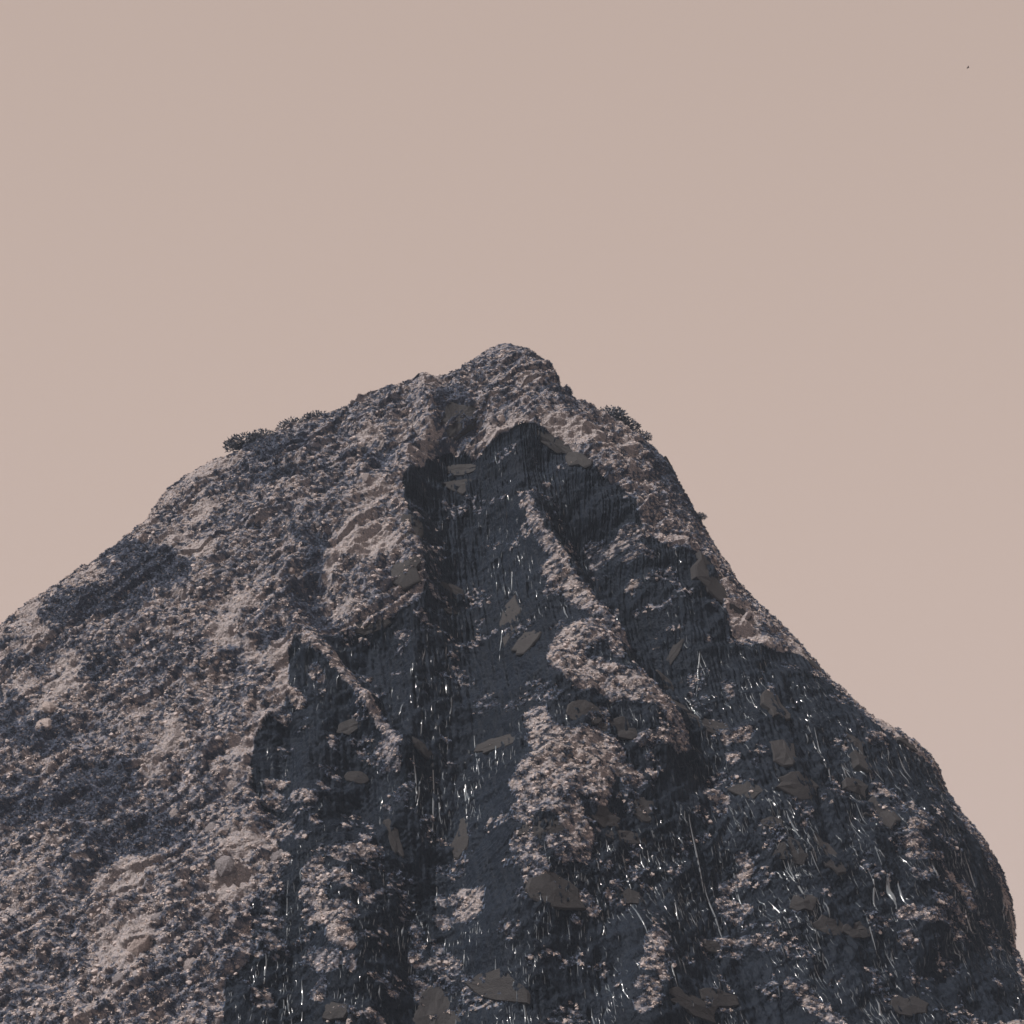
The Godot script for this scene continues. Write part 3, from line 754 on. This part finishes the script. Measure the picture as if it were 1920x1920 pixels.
func build_glints(mountain: Node3D) -> void:  # scatters the added glossy ribs that give the cliff its glints
	var made := 0
	var tries := 0
	var rest := SurfaceTool.new()
	rest.begin(Mesh.PRIMITIVE_TRIANGLES)
	rest.set_smooth_group(0)
	var small := 0
	var clusters := noise(0.05, 3, 77)
	for w in GLINT_STREAKS:
		var wide := SurfaceTool.new()
		wide.begin(Mesh.PRIMITIVE_TRIANGLES)
		wide.set_smooth_group(0)
		if glint_rib(wide, w[0], w[1], w[2], w[3] * 0.65, w[4], 12, 6, 0.0):
			wide.generate_normals()
			part("glint_streak", wide.commit(), M.glint_coat, mountain)
			made += 1
	while (made < 300 or small < 2600) and tries < 60000:
		tries += 1
		var x := rng.randf_range(-60.0, 112.0)
		var y := rng.randf_range(36.0, 178.0)
		if sample(dark_field, x, y) < 0.7:
			continue
		var right := smoothstep(5.0, 60.0, x)
		var low := smoothstep(150.0, 60.0, y)
		if rng.randf() > (0.1 + 0.9 * maxf(right * smoothstep(128.0, 80.0, y), low * 0.45)) * smoothstep(-0.25, 0.4, clusters.get_noise_2d(x * 1.6, y * 0.6)):
			continue
		var lean := 0.04 + 0.28 * smoothstep(-5.0, 35.0, x) - 0.18 * smoothstep(80.0, 105.0, x)
		lean += rng.randf_range(-0.06, 0.06)
		if made < 300:
			var st := SurfaceTool.new()
			st.begin(Mesh.PRIMITIVE_TRIANGLES)
			st.set_smooth_group(0)
			if glint_rib(st, x, y, 2.0 + 6.5 * pow(rng.randf(), 2.5), 0.06 + 0.13 * pow(rng.randf(), 2.0), lean, 9, 4):
				st.generate_normals()
				part("glint_streak", st.commit(), M.glint_coat, mountain)
				made += 1
		elif glint_rib(rest, x, y, rng.randf_range(0.6, 2.4), rng.randf_range(0.03, 0.08), lean, 5, 3):
			small += 1
	rest.generate_normals()
	var o := part("small_glint_streaks", rest.commit(), M.glint_coat, mountain)
	o.set_meta("kind", "stuff")
	o.set_meta("label", "countless short glossy streaks added for glints on the black cliff")
	print("water ", made, " ", small, " ", Time.get_ticks_msec())


# ---- plants ----
func clump_mesh(seed_value: int, leaves: int, size: float, upright: float) -> ArrayMesh:
	var g := RandomNumberGenerator.new()
	g.seed = seed_value
	var st := SurfaceTool.new()
	st.begin(Mesh.PRIMITIVE_TRIANGLES)
	st.set_smooth_group(-1)
	for i in leaves:
		var d := Vector3(g.randfn(), absf(g.randfn()) * upright + 0.1, g.randfn()).normalized()
		var at := d * pow(g.randf(), 0.5)
		var across := Vector3(g.randfn(), g.randfn(), g.randfn()).normalized()
		var reach := (d + across * 0.6).normalized() * size * g.randf_range(0.7, 1.4)
		var wide := reach.cross(across).normalized() * size * 0.42
		var tone := g.randf_range(0.75, 1.2)
		for v in [at - reach * 0.5, at + wide, at + reach, at - reach * 0.5, at + reach, at - wide]:
			st.set_color(Color(tone, tone, tone))
			st.add_vertex(v)
	st.generate_normals()
	return st.commit()


func multi(called: String, mesh: Mesh, where: Array, tints: PackedColorArray, material: Material, label: String, category: String) -> void:
	var mm := MultiMesh.new()
	mm.transform_format = MultiMesh.TRANSFORM_3D
	mm.use_colors = true
	mm.mesh = mesh
	mm.instance_count = where.size()
	for i in where.size():
		mm.set_instance_transform(i, where[i])
		mm.set_instance_color(i, tints[i])
	var o := MultiMeshInstance3D.new()
	o.name = called
	o.multimesh = mm
	o.material_override = material
	add_child(o, true)
	tag(o, label, category, "", "stuff")


func build_cover() -> void:
	var nc := angles.size()
	var last := 0
	for r in heights.size():
		if heights[r] > 32.0:
			last = r
	var sets := [[], [], []]
	var tints := [PackedColorArray(), PackedColorArray(), PackedColorArray()]
	var want := 420000
	for i in want:
		# pick rows and columns by area: wide rows lie low
		var r := int(sqrt(rng.randf()) * last)
		var c := rng.randi_range(30, front_columns - 31)
		var k := r * nc + c
		if grid_black[k] > 0.35:
			continue
		var p := grid[k]
		var n := grid_normal[k]
		if p.x < -140.0:
			continue
		var share := grid_pale[k]
		if rng.randf() < grid_bare[k] * 0.75:
			continue
		var which := 0
		var size := 0.0
		var tint := Color.WHITE
		var dice := rng.randf()
		if share > 0.5:
			if dice < 0.45:
				which = 0
				size = rng.randf_range(0.14, 0.36)
				tint = Color(0.58, 0.505, 0.48) * rng.randf_range(0.7, 1.15)
			elif dice < 0.62:
				which = 2
				size = 0.12 + 0.5 * pow(rng.randf(), 3.0)
				tint = Color(0.38, 0.335, 0.33) * rng.randf_range(0.6, 1.1)
			else:
				continue
		else:
			if dice < 0.75:
				which = 1
				size = rng.randf_range(0.16, 0.5)
				tint = Color(0.074, 0.09, 0.13) * rng.randf_range(0.6, 1.6)
			else:
				which = 0
				size = rng.randf_range(0.13, 0.3)
				tint = Color(0.3, 0.26, 0.25) * rng.randf_range(0.6, 1.1)
		tint.a = 1.0
		size *= rng.randf_range(0.8, 1.15)
		var up := (n + Vector3.UP * 0.8).normalized()
		var b := lying(up, rng.randf() * TAU) * Basis.from_scale(Vector3(1.0, rng.randf_range(0.6, 1.0), 1.0) * size)
		sets[which].append(Transform3D(b, p - n * 0.05))
		tints[which].append(tint)
	multi("dry_grass", clump_mesh(201, 12, 0.75, 1.0), sets[0], tints[0], M.tuft, "pale dry grass tufts covering the slopes of the peak", "grass")
	multi("dark_scrub", clump_mesh(202, 16, 0.6, 0.8), sets[1], tints[1], M.tuft, "low blue-grey scrub covering the slopes of the peak", "scrub")
	multi("stone_rubble", rock_mesh(203, 0.75), sets[2], tints[2], M.tuft, "loose pale stones scattered over the dry slopes", "rubble")
	print("cover ", sets[0].size(), " ", sets[1].size(), " ", sets[2].size(), " ", Time.get_ticks_msec())


func build_shrub(x: float, y: float, radius: float, seed_value: int, label: String) -> void:
	var k := spot(x, y)
	var o := Node3D.new()
	o.name = "shrub" if not taken.has("shrub") else "shrub_%03d" % taken.shrub
	taken.shrub = taken.get("shrub", 0) + 1
	add_child(o)
	o.position = grid[k]
	tag(o, label, "shrub", "dark shrubs along the skyline")
	part("foliage", clump_mesh(seed_value, 900, 0.12, 0.7), M.leaf, o).transform = Transform3D(Basis.from_scale(Vector3(radius * 1.25, radius, radius)), Vector3(0, radius * 0.1, 0))
	var st := SurfaceTool.new()
	st.begin(Mesh.PRIMITIVE_TRIANGLES)
	for i in 6:
		var a := TAU * i / 6.0
		var tip := Vector3(cos(a) * 0.8, rng.randf_range(0.5, 0.9), sin(a) * 0.8) * radius
		var wide := 0.04 * radius
		for f in 3:
			var b0 := TAU * f / 3.0
			var b1 := TAU * (f + 1) / 3.0
			for v in [Vector3(cos(b0) * wide, -0.3, sin(b0) * wide), tip, Vector3(cos(b1) * wide, -0.3, sin(b1) * wide)]:
				st.add_vertex(v)
	st.generate_normals()
	part("stem", st.commit(), M.twig, o)


func build_bird(at: Vector3) -> void:
	var o := Node3D.new()
	o.name = "bird"
	add_child(o)
	o.position = at
	tag(o, "tiny dark bird far up in the empty sky", "bird")
	var pts := PackedVector3Array()
	for i in 7:
		var t := i / 6.0
		for s in 5:
			var a := TAU * s / 5.0
			var r := 0.05 * sin(PI * (0.1 + 0.8 * t))
			pts.append(Vector3(-0.2 + 0.4 * t, cos(a) * r, sin(a) * r))
	part("body", hull(pts), M.bird, o)
	for s in [-1.0, 1.0]:
		var w := PackedVector3Array([Vector3(-0.09, 0.02, 0), Vector3(0.1, 0.03, 0), Vector3(0.06, 0.1, 0.22 * s), Vector3(-0.06, 0.09, 0.24 * s), Vector3(-0.08, 0.05, 0.42 * s), Vector3(0.0, 0.035, 0.1 * s)])
		part("wing", hull(w), M.bird, o)


func _ready() -> void:
	rng.seed = 4242
	var cam := Camera3D.new()
	cam.name = "camera"
	cam.position = Vector3(0, 2, 0)
	cam.rotation_degrees = Vector3(22, 0, 0)
	cam.fov = 32.0
	cam.far = 6000.0
	add_child(cam)
	cam.current = true
	var sky_mat := ProceduralSkyMaterial.new()
	sky_mat.sky_top_color = Color8(184, 165, 155)
	sky_mat.sky_horizon_color = Color8(209, 187, 176)
	sky_mat.sky_curve = 0.5
	sky_mat.ground_horizon_color = Color8(150, 134, 128)
	sky_mat.ground_bottom_color = Color8(110, 99, 95)
	sky_mat.sun_angle_max = 1.0
	var sky := Sky.new()
	sky.sky_material = sky_mat
	var env := Environment.new()
	env.background_mode = Environment.BG_SKY
	env.sky = sky
	env.tonemap_mode = Environment.TONE_MAPPER_LINEAR
	env.tonemap_exposure = 1.0
	env.fog_enabled = true
	env.fog_density = 0.00012
	env.fog_light_color = Color(0.62, 0.68, 0.76)
	env.sdfgi_enabled = true
	env.ssao_enabled = true
	env.ssil_enabled = true
	var we := WorldEnvironment.new()
	we.name = "world_environment"
	we.environment = env
	add_child(we)
	var sun := DirectionalLight3D.new()
	sun.name = "sun"
	sun.light_energy = 1.6
	sun.light_color = Color(1.0, 0.97, 0.94)
	sun.light_angular_distance = 0.5
	sun.shadow_enabled = true
	add_child(sun)
	sun.look_at_from_position(Vector3(-0.52, 0.74, 0.42) * 100.0, Vector3.ZERO)
	materials()
	var ground := part("ground", PlaneMesh.new(), M.ground, self)
	ground.mesh.size = Vector2(8000, 8000)
	tag(ground, "flat brown plain at the foot of the peak", "ground", "", "structure")
	var mountain := Node3D.new()
	mountain.name = "mountain"
	add_child(mountain)
	tag(mountain, "steep rocky peak with pale slopes and a black gully", "mountain", "", "structure")
	fields()
	print("fields ", Time.get_ticks_msec())
	build_rock(mountain)
	build_pieces(mountain)
	build_glints(mountain)
	build_cover()
	var shrubs := [
		[-63.6, 178.4, 4.46, "dark round shrub on the left skyline where the slope steps up"],
		[-60, 179.8, 3.22, "small dark shrub just right of the biggest left skyline shrub"],
		[-52.3, 183.9, 3.96, "broad low dark shrub on the left skyline below the shoulder"],
		[-46.5, 186.5, 3.47, "dark shrub with twiggy top nearest the left shoulder"],
		[22.8, 185.7, 3.72, "rounded shrub perched on the right skyline under the summit"],
		[25.7, 184.7, 3.22, "second shrub down the right skyline beside the rounded one"],
		[30.5, 182.4, 2.48, "small spiky shrub third down the right skyline"],
		[44.5, 159.7, 1.61, "small shrub at the foot of the dark right skyline bulge"]]
	for i in shrubs.size():
		build_shrub(shrubs[i][0], shrubs[i][1], shrubs[i][2], 300 + i, shrubs[i][3])
	build_bird(Vector3(63.85, 153.33, -208.49))
